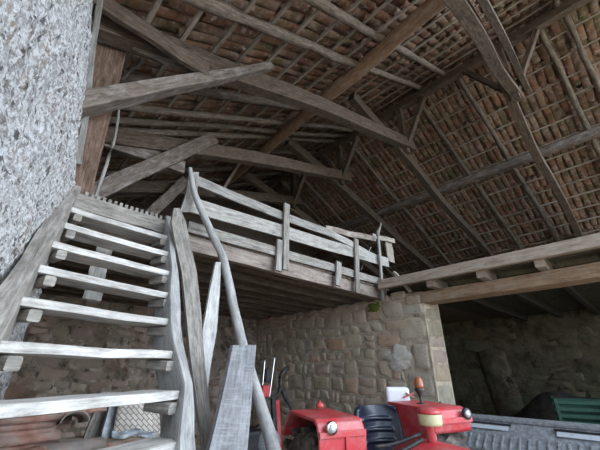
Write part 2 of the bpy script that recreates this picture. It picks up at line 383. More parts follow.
# ------------------------------------------------------------------ near rendered wall on the left
EDGE0 = Vector((.29, 3.11, 3.04)); EDGE1 = Vector((-.07, 2.50, 4.57))
def nearwall(u, v):
    z = v*5.6
    k = (z-3.04)/1.53
    endp = EDGE0.lerp(EDGE1, k) if k > 0 else Vector((.29, 3.11+min(.1, -k*.1), z))
    yb = -1.6; xb = -.44+.236*yb-max(0, z-3.04)*.14
    st = Vector((xb, yb, z)); uu = u
    p = st.lerp(Vector((endp.x, endp.y, z)), uu)
    n = Vector((.973, -.23, 0))
    h = noise.fractal(Vector((p.y*2.2, z*2.2, 1)), 1.0, 2.0, 4)*.018 + abs(noise.noise(Vector((p.y*17, z*17, 4))))*.028 - max(0, noise.noise(Vector((p.y*22, z*22, 7)))-.25)*.04 + noise.noise(Vector((p.y*45, z*45, 9)))*.006
    return p+n*(h-.03)
GU, GV = 210, 190
V = [nearwall(i/GU, j/GV) for j in range(GV+1) for i in range(GU+1)]
F = [(j*(GU+1)+i, j*(GU+1)+i+1, (j+1)*(GU+1)+i+1, (j+1)*(GU+1)+i) for j in range(GV) for i in range(GU)]
# thickness: end return and back face
b = len(V); idx = [j*(GU+1)+GU for j in range(GV+1)]
for j in range(GV+1): V.append(V[idx[j]]+Vector((-.45, .16, 0)))
for j in range(GV): F.append((idx[j], b+j, b+j+1, idx[j+1]))
c = len(V)
for j in range(GV+1): V.append(V[j*(GU+1)]+Vector((-.45, 0, 0)))
for j in range(GV): F.append((b+j, c+j, c+j+1, b+j+1)); F.append((c+j, j*(GU+1), (j+1)*(GU+1), c+j+1))
nw = link('wall_near_left', mesh_from(V, F), 'plaster', None, True); nw['kind'] = 'structure'
# bleached plank along its end
e0 = PY(83, 152, 3.0); e1 = PY(101, -12, 2.62)
tag(beam('jamb_plank', e0+Vector((0, .06, -.1)), e1, .05, .035, 'pale', None, (0, 1, 0), .02), 'thin bleached plank upright along the edge of the rough white wall', 'plank')

# ------------------------------------------------------------------ roof: tiled slopes + battens (children of the ceiling)
def tiles(name, side, y0, y1, s0, s1, seed):
    rr = random.Random(seed)
    d = Vector((side, 0, -TAN)).normalized(); up = Vector((side*TAN, 0, 1)).normalized(); org = Vector((RX, 0, RZ+.02))
    V = []; F = []; Cc = []
    pitch = .17; rowl = .50
    def one(y, s, kind):
        L = .58 if rr.random() < .8 else .44; w0, w1 = (.084, .066) if kind == 0 else (.066, .084)
        t = rr.random(); k = rr.uniform(.62, 1.3)
        base = (.34, .18, .12) if t < .38 else (.40, .29, .22) if t < .62 else (.23, .21, .12) if t < .78 else (.18, .10, .07) if t < .9 else (.40, .33, .26)
        col = [min(1, x*k) for x in base]
        dy = rr.uniform(-.014, .014); a0 = rr.uniform(-.035, .035); lift = rr.uniform(-.01, .025)
        n = 6; b = len(V); sh = rr.uniform(-.05, .05)
        for e in (0, 1):
            w = w0 if e == 0 else w1; sg = -1 if kind == 0 else 1
            for i in range(n+1):
                an = math.pi*i/n
                hh = math.sin(an)*w*(.40+.12*math.sin(y*9+s*5))
                off = (0.0 if kind == 0 else .02) + sg*hh + (.022*(1-e) if 1 else 0) + lift
                V.append(org+d*(s+e*L+sh)+Vector((0, y+dy+a0*e-math.cos(an)*w, 0))+up*(off+.09))
        for i in range(n): F.append((b+i, b+i+1, b+n+1+i+1, b+n+1+i)); Cc.append(col)
    s = s0
    while s < s1:
        y = y0
        while y < y1:
            one(y, s, 0); one(y+pitch/2, s, 1); y += pitch
        s += rowl
    # unseen backing sheet, added above the tiles to keep the daylight out
    q = len(V)
    for ss, yy in ((-.17, y0-.2), (s1+.6, y0-.2), (s1+.6, y1+.2), (-.17, y1+.2)): V.append(org+d*ss+Vector((0, yy, 0))+up*.30)
    F.append((q, q+1, q+2, q+3)); Cc.append((.1, .05, .03))
    me = mesh_from(V, F); setcol(me, Cc)
    o = link(name, me, 'tile', None, True); o['kind'] = 'structure'
    i = 0; s = s0+.06
    while s < s1:
        p0 = org+d*s+Vector((0, y0, 0))+up*(-.005); p1 = org+d*s+Vector((0, y1, 0))+up*(-.005)
        beam('batten', p0, p1, .062 if side < 0 else .038, .028, 'lath', o, up, .02, 16, c=.08)
        s += rowl*(1 if side == -1 else 1)
    return o
tiles('ceiling', -1, YF, YB, .12, 7.9, 1)
tiles('ceiling', 1, YF, YB, .12, 7.6, 2)

# rafters: y position of each, from sight lines on the slope
OFF = .10
ord_ = ['first', 'second', 'third', 'fourth', 'fifth', 'sixth', 'seventh', 'eighth', 'ninth', 'tenth', 'eleventh', 'twelfth', 'thirteenth', 'fourteenth']
left_px = [(387, 40), (372, 76), (290, 33), (238, 96), (330, 127), (200, 125), (310, 140), (240, 153), (215, 168)]
ysl = sorted(PL(a, b, OFF).y for a, b in left_px)
ysl = [-1.6, -.7]+ysl
fl = []
for y in ysl:
    if not fl or y-fl[-1] > .33: fl.append(y)
while fl[-1] < 8.6: fl.append(fl[-1]+.8)
print('left rafters', [round(v, 2) for v in fl])
for i, y in enumerate(fl):
    o = logbeam('rafter', (-.1, y+rnd(-.08, .08), zl(-.1)-OFF), (RX-.03, y, zl(RX)-OFF-.03), rnd(.065, .085)*(1 if y < 4 else .8), 'rafter', None, rnd(-.03, .02), .06)
    tag(o, 'grey round log rafter of the left tiled slope, %s from the front' % ord_[i], 'rafter', 'rafters of the left roof slope')
right_px = [(560, 60), (500, 145), (440, 127), (380, 178), (328, 205), (308, 184), (590, 60)]
ysr = sorted(PR(a, b, OFF).y for a, b in right_px)
ysr = [-1.7]+ysr
fr = []
for y in ysr:
    if not fr or y-fr[-1] > .33: fr.append(y)
while fr[-1] < 8.6: fr.append(fr[-1]+.85)
print('right rafters', [round(v, 2) for v in fr])
for i, y in enumerate(fr):
    o = logbeam('rafter', (13.2, y-.25, zr(13.2)-OFF), (RX+.03, y+.12, RZ-OFF-.03), rnd(.06, .075), 'rafter', None, rnd(-.04, .02), .055)
    tag(o, 'thin pole rafter of the dark right tiled slope, %s from the front' % ord_[i], 'rafter', 'rafters of the right roof slope')
# purlins and ridge
a = PL(425, 0, .27); b_ = PL(232, 178, .27)
xp = (a.x+b_.x)/2; print('purlinL', a, b_)
tag(logbeam('purlin', (a.x-.05, YF, zl(a.x-.05)-.27), (b_.x, b_.y+.5, zl(b_.x)-.27), .14, 'log', None, 0, .125, .2), 'thick reddish brown round log purlin under the left roof slope', 'purlin')
tag(beam('purlin', (b_.x+.1, b_.y-1.1, zl(b_.x+.1)-.34), (b_.x+.1, YB, zl(b_.x+.1)-.30), .12, .14, 'truss'), 'squared grey purlin carrying on behind the brown log toward the gable', 'purlin')
a = PR(600, 125, .24); b_ = PR(350, 228, .24); print('purlinR', a, b_)
px_ = (a.x+b_.x)/2
tag(beam('purlin', (px_, YF, zr(px_)-.24), (px_, YB, zr(px_)-.24), .19, .2, 'oldgrey'), 'long squared purlin crossing under the right roof slope', 'purlin')
tag(beam('ridge_beam', (RX, YF, RZ-.30), (RX, YB, RZ-.30), .17, .22, 'truss'), 'dark ridge beam along the top of the roof', 'beam')
tag(beam('wall_plate', (-.35, YF, zl(-.35)-.28), (-.35, YB, zl(-.35)-.28), .2, .2, 'truss'), 'squared eaves beam at the foot of the left roof slope', 'beam')

# trusses (planes of constant y)
def truss(y, i, lab, leftx=.0, both=True):
    t = empty('roof_truss', (RX, y, 5.0), lab, 'truss', 'scissor trusses of the roof')
    zk = 1.6+2.92*1.846
    beam('king_post', (RX, y, RZ-.2), (RX, y, zk-.25), .16, .16, 'truss', t, (0, 1, 0), .01)
    beam('left_chord', (-.25, y-.02, zl(-.25)-.15), (RX+.35, y-.02, zk+.13), .19, .29, 'truss', t, (0, 0, 1), .07, 14, bend=.10)
    beam('right_chord', (13.1, y+.10, zr(13.1)-.1), (RX-2.1 if both else RX-.4, y+.12, zk+.3 if both else zk+.1), .17, .27, 'truss', t, (0, 0, 1), .06, 14, bend=.05)
    # braces along the ridge
    beam('ridge_brace', (RX, y+.05, zk-.05), (RX, y+.72, RZ-.42), .10, .13, 'truss', t, (1, 0, 0), .01)
    beam('ridge_brace', (RX, y-.05, zk-.05), (RX, y-.72, RZ-.42), .10, .13, 'truss', t, (1, 0, 0), .01)
    return t
labs = ['roof truss nearest the viewer at the top right, with a pale sawn beam end', 'large scissor truss over the front edge of the loft, joined to the grey knee brace',
        'scissor truss over the middle of the loft', 'farthest dark scissor truss near the gable']
T = []
for i, y in enumerate((.46, 2.98, 5.15, 7.3)): T.append(truss(y, i, labs[i], both=(i != 0)))
t0 = T[0]
beam('second_chord', (.2, .20, zl(.2)-.2), (RX+.3, .22, 1.6+3.04*1.846), .1, .2, 'truss', t0, (0, 0, 1), .04, 12)
box('pale_beam_end', (RX+.36, .44, 1.6+2.92*1.846+.12), (.05, .17, .17), 'pale', t0)['label'] = 'pale sawn beam end'
# left foot of the big truss: post, knee brace, planks
t1 = T[1]
YT = 2.98
p = PY(73, 195, YT+.2); q = PY(121, 10, YT+.2)
beam('post', (p.x, YT+.22, p.z-.25), (q.x, YT+.22, q.z), .28, .2, 'post', t1, (0, 1, 0), .02, wv=.1)
a = PY(62, 108, YT-.12); b_ = PY(270, 67, YT-.12)
o = beam('knee_brace', a, b_, .20, .165, 'oldgrey', t1, (0, 0, 1), .015, c=.06, taper=.62); o['label'] = 'big grey squared beam with white streaks'
a = PY(88, -6, YT-.3); b_ = PY(208, 72, YT-.18)
beam('slanting_plank', a, b_, .06, .19, 'truss', t1, (0, 0, 1), .03)
a = PY(112, 28, YT-.0); b_ = PY(200, 72, YT)
beam('wide_plank', a, b_, .05, .26, 'oldgrey', t1, (0, 0, 1), .02)
a = PY(208, 78, YT-.1); b_ = PY(232, 78, YT+.5)
beam('spacer_block', a, b_, .16, .13, 'oldgrey', t1, (0, 0, 1), .0)
# cross braces of the third truss
YT3 = 5.15
a = PY(76, 129, YT3); b_ = PY(184, 168, YT3); beam('cross_brace', a, b_, .08, .26, 'oldgrey', T[2], (0, 0, 1), .02)
a = PY(80, 199, YT3-.15); b_ = PY(214, 138, YT3-.15); beam('cross_brace', a, b_, .08, .25, 'oldgrey', T[2], (0, 0, 1), .02)
a = PY(150, 214, 7.1); b_ = PY(186, 180, 7.1); beam('cross_brace', a, b_, .08, .25, 'oldgrey', T[3], (0, 0, 1), .02)
# timber standing against the tiles behind the post, thin pole, slender brace
a = PY(74, 225, 6.2); b_ = PY(124, 48, 6.2)
tag(path('bent_pole', [Vector((PY(92, 214, 3.9).x, 3.9, ZD)), PY(93, 205, 3.9), PY(106, 165, 3.9), PY(118, 118, 3.9), PY(121, 40, 3.9)], [.022, .022, .02, .018, .014], 'pale', None, 8, .3), 'thin pale pole standing beside the left wall post', 'pole')
tag(path('knotted_rope', [PY(121, 80, 3.6), PY(128, 74, 3.6), PY(133, 68, 3.6), PY(138, 67, 3.6), PY(141, 60, 3.6), PY(142, 58, 3.6)], [.016, .02, .022, .03, .025, .01], 'pale', None, 8, .5), 'short crooked pale stick hanging above the grey knee brace', 'stick')
a = PY(238, 150, 6.3); b_ = PY(205, 205, 6.3)
tag(beam('strut', PY(242, 158, 6.4), PY(218, 196, 6.4), .08, .2, 'oldgrey', None, (0, 1, 0), .02), 'short weathered strut above the railing, left of centre', 'strut')

# ------------------------------------------------------------------ loft
loft = empty('loft_platform', (3, 3.05, ZD), 'timber loft platform with dark joists above the stone wall', 'loft')
beam('fascia_beam', (1.0, 3.08, (2.74+ZD)/2-.01), (5.1, 3.08, (2.74+ZD)/2-.01), .09, .22, 'fascia', loft, (0, 0, 1), .02, c=.05)
for i in range(9):
    y = 3.22+i*.42
    beam('joist', (-.25, y+.1, 2.80), (5.15, y+.1, 2.80), .11, .13, 'under', loft, (0, 0, 1), .03, 8)
for i in range(22):
    x = -.2+i*.245
    beam('deck_board', (x+.1, 3.02, ZD-.03), (x+.1, YB-.02, ZD-.03), .225, .035, 'under', loft, (0, 0, 1), .01, 4)
# straw crumbs on the edge
rr = random.Random(5); V = []; F = []
for i in range(60):
    x = 1.5+rr.random()*2.6; y = 3.03+rr.random()*.05; z = ZD-.005; r = rr.uniform(.006, .018); b = len(V)
    for dx, dy, dz in ((1, 0, 0), (0, 1, 0), (-1, 0, 0), (0, -1, 0), (0, 0, 1), (0, 0, -.2)): V.append((x+dx*r*1.4, y+dy*r, z+.01+dz*r))
    for f in ((0, 1, 4), (1, 2, 4), (2, 3, 4), (3, 0, 4), (1, 0, 5), (2, 1, 5), (3, 2, 5), (0, 3, 5)): F.append(tuple(b+k for k in f))
tag(link('grain_crumbs', mesh_from(V, F), 'white'), 'white crumbs scattered along the loft edge under the railing', 'crumbs', kind='stuff')

# railing
rail = empty('loft_railing', (3, 3.0, ZD), 'bleached board railing along the loft edge', 'railing')
Y = 2.99
def rb(x0, y0, x1, y1, h, nm='rail_board', mt='pale', yy=Y, th=.028, bend=0):
    return beam(nm, PY(x0, y0, yy), PY(x1, y1, yy), th, h, mt, rail, (0, 0, 1), .02, 10, bend, c=.05)
rb(190, 178, 334, 235, .12, 'top_rail', bend=-.02)
rb(326, 231, 378, 259, .11, 'top_rail', bend=0)
rb(188, 204, 388, 279.5-17, .18, 'middle_rail')
rb(188, 226.5, 386, 283, .12, 'bottom_rail', 'stair')
def upr(x0, y0, x1, y1, w, mt='pale', yy=2.95, nm='baluster'):
    return beam(nm, PY(x0, y0, yy), PY(x1, y1, yy), .03, w, mt, rail, (1, 0, 0), .006, 5, c=.05)
upr(286.5, 204, 285.5, 270, .095, 'stair'); upr(279.5, 240, 278, 271, .085)
upr(338.5, 262, 338, 286, .11, 'stair'); upr(356, 239, 357.5, 293, .10, 'stair')
upr(378, 231, 383, 300, .06, 'pale', 2.93, 'crooked_stake')
path('twisted_stake_tip', [PY(378, 236, 2.93), PY(378, 232, 2.93), PY(380, 227, 2.93), PY(381, 223, 2.93)], [.035, .03, .02, .012], 'pale', rail, 8, .3)
rb(326, 228.5, 375, 239, .10, 'loose_board', 'oldgrey', 3.03)
rb(344, 246, 388, 263, .10, 'loose_board', 'fascia', 3.02)
rb(372, 236, 394, 241, .10, 'end_board', 'lath', 3.3)
tag(beam('corner_board', PY(388, 239, 3.35), PY(391, 262, 3.35), .03, .26, 'lath', None, (1, 0, 0), .01), 'brown plank end standing behind the railing corner', 'plank')
tag(path('loose_stick', [PY(361, 270, 3.2), PY(367, 256, 3.2), PY(371, 247, 3.2)], .012, 'pale', None, 6, .2), 'thin stick leaning inside the railing near the corner', 'stick')
# slatted mat behind the stair head
mat_ = empty('slatted_panel', (.6, 3.12, ZD), 'row of narrow wooden slat ends lying at the head of the stairs', 'slats')
for i in range(15):
    q0 = Vector((.326, 3.02, 2.967)); q1 = Vector((1.047, 3.035, 2.967))
    p = q0.lerp(q1, (i+.6)/15.2)+Vector((0, .05, .034))
    beam('slat', p, p+Vector((0, .45, 0)), .026, .062, 'stair', mat_, (0, 0, 1), 0, 1)
# leaning rail end boards at the stair
def lean(nm, lab, cat, pts, w, mt, th=.03, up=(.72, -.69, 0)):
    P = [EYE+ray(a, b).normalized()*d for a, b, d in pts]
    V = []; 
    return P
def ribbon(nm, pts, th, mt, parent=None, nrm=None):
    """board whose two edges are given as pixel pairs on planes of constant y: (xl,xr,py,y)"""
    V = []; F = []; UV = []; L = 0; last = None; ls = []
    for (xl, xr_, py, y) in pts:
        a = PY(xl, py, y); b = PY(xr_, py, y); m_ = (a+b)/2
        if last: L += (m_-last).length
        last = m_; ls.append(L)
        V += [a, b, b+Vector((0, th, 0)), a+Vector((0, th, 0))]
    for k in range(len(pts)-1):
        for i in range(4):
            j = (i+1) % 4; F.append((4*k+i, 4*k+j, 4*k+4+j, 4*k+4+i))
            w = [0, .12, .15, .27, .30]; UV += [(ls[k], w[i]), (ls[k], w[i+1]), (ls[k+1], w[i+1]), (ls[k+1], w[i])]
    n = 4*(len(pts)-1); F += [(3, 2, 1, 0), (n, n+1, n+2, n+3)]; UV += [(0, 0), (0, .1), (.1, .1), (.1, 0)]*2
    return link(nm, fix(mesh_from(V, F, UV)), mt, parent)
# (wavy handrail plank)
o = ribbon('handrail_plank', [(174, 180, 208, 2.84), (171.5, 186, 222, 2.79), (177, 192, 250, 2.68), (182, 197, 272, 2.6), (186, 201, 310, 2.46), (190, 204, 353, 2.32), (199, 211, 418, 2.08), (205, 214, 455, 1.95)], .035, 'stair')
tag(o, 'wavy edged grey plank standing right of the stairs', 'plank')
tag(ribbon('short_rail_plank', [(190, 199, 172, 2.94), (186, 197, 195, 2.94), (180, 189, 212, 2.94)], .03, 'pale'), 'short pale board at the left end of the loft railing', 'plank')
tag(ribbon('leaning_plank', [(216, 221, 262, 2.7), (210, 220, 290, 2.6), (203, 217, 330, 2.45), (200, 210, 370, 2.3), (196, 205, 415, 2.15)], .03, 'bleach'), 'narrow bleached plank leaning between wavy plank and round pole', 'plank')
tag(path('leaning_pole', [PY(190, 168, 2.88), PY(195, 195, 2.86), PY(208, 225, 2.82), PY(224, 262, 2.72), (PY(233, 305, 2.6)), PY(244, 350, 2.45), PY(262, 410, 2.2), PY(278, 465, 1.95), PY(300, 560, 1.6)],
     [.022, .032, .038, .042, .043, .044, .047, .05, .05], 'bleach', None, 12, .12), 'long crooked bleached pole leaning from the railing down past the rough board', 'pole')
tag(ribbon('rough_board', [(233, 256.5, 345, 2.0), (226, 253, 380, 1.93), (218, 250.5, 415, 1.86), (208, 247, 455, 1.78), (190, 240, 560, 1.55), (180, 238, 640, 1.40)], .035, 'rough'), 'wide rough sawn grey board standing in front of the pole', 'plank')

# ------------------------------------------------------------------ staircase
st = empty('staircase', (.4, 1.9, 0), 'steep open wooden staircase of worn pale treads rising to the loft', 'staircase')
def Lp(i): return Vector((.045+.035*i, 1.366+.207*i, 1.287+.21*i))
def Rp(i): return Vector((.859+.0235*i, 1.742+.1616*i, 1.287+.21*i))
def stringer(nm, P, w, h, off, mt, wv):
    a = P(-6.05)+off; b = P(8.35)+off; d = (b-a)
    n = 26; V = []; pts = []
    side = Vector((1, -.12, 0)).normalized() if off.x < 0 else Vector((1, .1, 0)).normalized()
    u = side.cross(d.normalized()).normalized()
    if u.z < 0: u = -u
    for i in range(n+1):
        t = i/n; ww = w*(1.5-.75*t if off.x > 0 else 1)*(1+wv*noise.noise(Vector((t*11, 2, off.x*9))))
        pts.append((a+d*t+side*(wv*.10*noise.noise(Vector((t*9, 5, off.x*9)))), side, u, ww, h))
    return link(nm, sweep(pts, lambda: boxprof(.12)), mt, st)
stringer('stringer', Lp, .10, .24, Vector((-.075, .06, -.06)), 'stair', .25)
stringer('stringer', Rp, .065, .24, Vector((.034, .07, -.07)), 'bleach', .5)
for i in range(-5, 8):
    a = Lp(i); b_ = Rp(i); d = (b_-a).normalized(); nrm = Vector((-d.y, d.x, 0))
    dep = .21; th = .046
    a2 = a-d*.05+nrm*dep/2-ZV*th/2; b2 = b_+d*.035+nrm*dep/2-ZV*th/2
    beam('tread', a2, b2, dep, th, 'tread', st, (0, 0, 1), .006, 10, bend=-.003, c=.12)
    for e, s_ in ((a, 1), (b_, -1)):
        cc = e+d*s_*(.022)+nrm*.06-ZV*(th+.028)
        beam('cleat', cc-nrm*.08-ZV*.01, cc+nrm*.10, .055, .055, 'stair', st, (0, 0, 1), .0, 2, c=.25)
# board closing the top step
a = Lp(8); b_ = Rp(8)
beam('top_board', a+Vector((-.05, .0, -.065)), b_+Vector((.05, .0, -.075)), .035, .14, 'stair', st, (0, 0, 1), .012)
beam('top_board', a+Vector((-.03, .10, -.02)), b_+Vector((.03, .10, -.02)), .2, .04, 'pale', st, (0, 0, 1), .01)
beam('back_batten', PY(107, 238, 3.06), PY(91, 300, 2.78), .02, .12, 'pale', st, (1, 0, 0), .01)

# ------------------------------------------------------------------ opening on the right: lintel, joists, rim beam
lt = beam('lintel_beam', (XW+.14, 2.62, 2.665), (XW+.14, -2.6, 2.665), .30, .175, 'lintel', None, (0, 0, 1), .02, 12, c=.06)
tag(lt, 'massive reddish oak lintel over the wide opening on the right', 'beam')
rm = beam('rim_beam', (XW-.30, 2.93, 2.915), (XW-.30, -2.6, 2.915), .09, .145, 'plate', None, (0, 0, 1), .02, 14, c=.05)
tag(rm, 'pale brown rim beam laid above the lintel and joist ends', 'beam')
k = 0
ob = ['nearest the stone pillar', 'second from the stone pillar', 'third from the stone pillar', 'fourth from the stone pillar', 'fifth from the stone pillar', 'sixth from the stone pillar', 'seventh from the stone pillar', 'eighth from the stone pillar']
for px, py in ((434, 292), (484, 280), (543, 270), (618, 252)):
    y = PX(px, py, XW-.15).y
    o = beam('floor_joist', (XW-.25, y, 2.828), (10.15, y, 2.828), .09, .145, 'joistshade', None, (0, 0, 1), .01, 6); beam('joist_end', (XW-.255, y, 2.828), (XW+.30, y, 2.828), .10, .150, 'plate', o, (0, 0, 1), .0, 2)['label'] = 'pale sawn end'; tag(o, 'sawn joist end resting on the oak lintel, '+ob[k], 'joist', 'joists over the right opening'); k += 1
    # pale where lit at the opening, shade painted into the inner length
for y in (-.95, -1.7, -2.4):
    o = beam('floor_joist', (XW-.25, y, 2.828), (10.15, y, 2.828), .09, .145, 'joistshade', None, (0, 0, 1), .01, 6); beam('joist_end', (XW-.255, y, 2.828), (XW+.30, y, 2.828), .10, .150, 'plate', o, (0, 0, 1), .0, 2)['label'] = 'pale sawn end'; tag(o, 'sawn joist end resting on the oak lintel, '+ob[k], 'joist', 'joists over the right opening'); k += 1
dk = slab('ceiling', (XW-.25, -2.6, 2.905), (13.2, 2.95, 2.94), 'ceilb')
eb = slab('lit_ceiling_strip', (XW-.24, -2.6, 2.895), (XW+.55, 2.95, 2.904), 'edgeb')  # front strip of the ceiling, coloured lighter as if lit
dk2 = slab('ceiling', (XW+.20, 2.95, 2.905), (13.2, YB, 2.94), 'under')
# broken pieces at the pillar head
tag(beam('broken_strut', PX(394, 272, XW-.05), PX(411, 292, XW-.05), .05, .07, 'plate', None, (1, 0, 0), .01), 'short broken board slanting over the pillar head', 'board')
for i, (px, py, sx, sz, lb) in enumerate(((398, 296, .28, .14, 'broad flat stone on the pillar head under the rim beam'), (384, 299, .18, .12, 'small squarish stone on the pillar head beside the stake'), (413, 300, .26, .16, 'stone on the pillar head touching the lintel end'))):
    c = PX(px, py, XW); 
    o = box('capping_stone', (XW+.10, c.y, c.z), (.26, sx, sz), 'stone', None, .035); tag(o, lb, 'stone', 'stones on the pillar head')
    a = o.data.color_attributes.new('Col', 'BYTE_COLOR', 'CORNER')
    for d_ in a.data: d_.color = (.45, .37, .28, 1)
mo = grid('moss_cushion', lambda u, v: PX(374, 307.5, XW-.02)+Vector((-.05*math.sin(math.pi*u)*math.sin(math.pi*v)-.0, (u-.5)*.24+noise.noise(Vector((v*3, u, 0)))*.05, (v-.5)*.15+noise.noise(Vector((u*4, v*2, 3)))*.04)), 14, 10, 'moss')
tag(mo, 'cushion of green moss on the wall top under the loft corner', 'moss')

# ------------------------------------------------------------------ under the stairs
pl = empty('stone_ledge', (.65, 3.7, 0), 'low stone ledge the old roof tiles are stacked on', 'ledge')
box('ledge_block', (.95, 3.75, .5), (1.5, 1.1, 1.0), 'mortar', pl, .04)
def tile_mesh():
    n = 8; L = .46; V = []; F = []
    for (ro, e) in ((0, 0), (0, 1), (1, 0), (1, 1)):
        w = (.10 if e == 0 else .082)-.013*ro
        for i in range(n+1):
            an = math.pi*i/n; V.append((-math.cos(an)*w, (e-.5)*L, math.sin(an)*w*.8))
    m_ = n+1
    for i in range(n):
        F += [(i, i+1, m_+i+1, m_+i), (2*m_+i, 3*m_+i, 3*m_+i+1, 2*m_+i+1), (i, 2*m_+i, 2*m_+i+1, i+1), (m_+i, m_+i+1, 3*m_+i+1, 3*m_+i)]
    F += [(0, m_, 3*m_, 2*m_), (n, 2*m_+n, 3*m_+n, m_+n)]
    return fix(mesh_from(V, F))
tm = {}
def put_tile(loc, rz, rx, mt, lab, ry=0):
    if mt not in tm:
        o = link('roof_tile', tile_mesh(), mt, None, True); tm[mt] = o
    else:
        o = tm[mt].copy(); C.objects.link(o)
    o.location = loc; o.rotation_euler = (rx, ry, rz); tag(o, lab, 'roof tile', 'old clay tiles under the stairs')
nms = ['topmost', 'second', 'third', 'fourth', 'fifth', 'sixth', 'seventh', 'eighth']
p = PY(26, 410, 3.40); rq = random.Random(3)
for k, nm in enumerate(nms):
    put_tile((p.x+rq.uniform(-.03, .03), 3.40+rq.uniform(-.02, .02), p.z-.03-k*.044), -1.42+rq.uniform(-.07, .07), 0, 'tilepile', 'long salmon clay tile of the nested front stack at the left edge, %s from the top' % nm, .03)
p = PY(40, 406, 3.66)
for k, nm in enumerate(nms[:4]):
    put_tile((p.x+rq.uniform(-.03, .03), 3.66, p.z-.03-k*.05), -1.3+rq.uniform(-.1, .1), 0, 'tilepile', 'salmon clay tile of the stack behind the front one, %s from the top' % nm)
p = PY(74, 421, 3.40); put_tile((p.x, 3.46, p.z-.02), -.12, -.12, 'tilegrey', 'grey lichened arched tile with its open end facing out, beside the pink stack')
p = PY(78, 408, 3.72); put_tile((p.x, 3.72, p.z-.04), -1.2, 0, 'tilepile', 'orange clay tile lying behind the grey arched tile')
p = PY(72, 444, 3.26); put_tile((p.x, 3.26, p.z-.05), -1.25, 0, 'tilegrey', 'broad dusty tile in front of the grey arched tile')
p = PY(30, 452, 3.12); put_tile((p.x, 3.12, p.z-.05), -.75, .05, 'tilepile', 'broken pinkish tile at the lower left of the pile')
p = PY(128, 444, 3.5); put_tile((p.x, 3.5, p.z-.05), -1.5, 0, 'tilepile', 'orange tile below the woven mat')
p = PY(98, 447, 3.34); put_tile((p.x, 3.34, p.z-.05), -1.0, 0, 'tilepile', 'small end of a pink tile between the pile and the plank')
tag(ribbon('dark_plank', [(101, 118, 392, 4.2), (95, 112, 410, 4.15), (86, 104, 432, 4.1), (78, 97, 455, 4.0), (40, 65, 560, 3.7)], .04, 'stair'), 'dark grey plank leaning behind the orange tiles', 'plank')
tag(ribbon('wrapped_plank', [(112, 126, 396, 4.05), (108, 122, 412, 4.0), (103, 117, 430, 3.95), (99, 110, 452, 3.9), (75, 88, 560, 3.7)], .06, 'plastic'), 'board wrapped in cloudy bluish plastic beside the woven mat', 'plank')
wm = grid('woven_mat', lambda u, v: PY(122+40*u-4*(1-v)*(1-u)*3, 447-47*v, 3.85)+Vector((0, -.05*math.sin(math.pi*u)+.1*v, 0)), 12, 12, 'weave')
sol = wm.modifiers.new('s', 'SOLIDIFY'); sol.thickness = .015
tag(wm, 'pale herringbone woven mat leaning under the stairs', 'mat')
tag(grid('plastic_sheet', lambda u, v: PY(112+45*u, 437-7*v+2*math.sin(u*9), 3.72)+Vector((0, .04*noise.noise(Vector((u*6, v*5, 0))), 0)), 16, 4, 'plastic'), 'crumpled plastic sheet along the lower edge of the woven mat', 'plastic sheet')

# ------------------------------------------------------------------ tractor (faces the viewer)
TY = math.radians(-22)       # away-heading measured from the view direction
aw = (FV*math.cos(TY)+RV*math.sin(TY)).normalized(); ri = Vector((aw.y, -aw.x, 0))   # ri = viewer's right across the tractor
TC = EYE+FV*3.0+RV*.71; TC.z = 0
tr = bpy.data.objects.new('tractor', None); C.objects.link(tr); tr.location = TC
tag(tr, 'old red farm tractor facing the viewer with a navy seat between red fenders', 'tractor')
roll = math.radians(.5)
def T3(x, y, z):              # x viewer's right, y away, z up
    xx = x*math.cos(roll)-(z-.5)*math.sin(roll)*.0; zz = z+x*math.sin(roll)
    return TC+ri*xx+aw*y+ZV*zz
def tprism(nm, pts, axis, th, mt, bev=.01, par=None):
    A = {'x': T3(1, 0, 0)-T3(0, 0, 0), 'y': aw, 'z': ZV}[axis]
    return prism(nm, [T3(*q) for q in pts], A, th, mt, par or tr, bev)
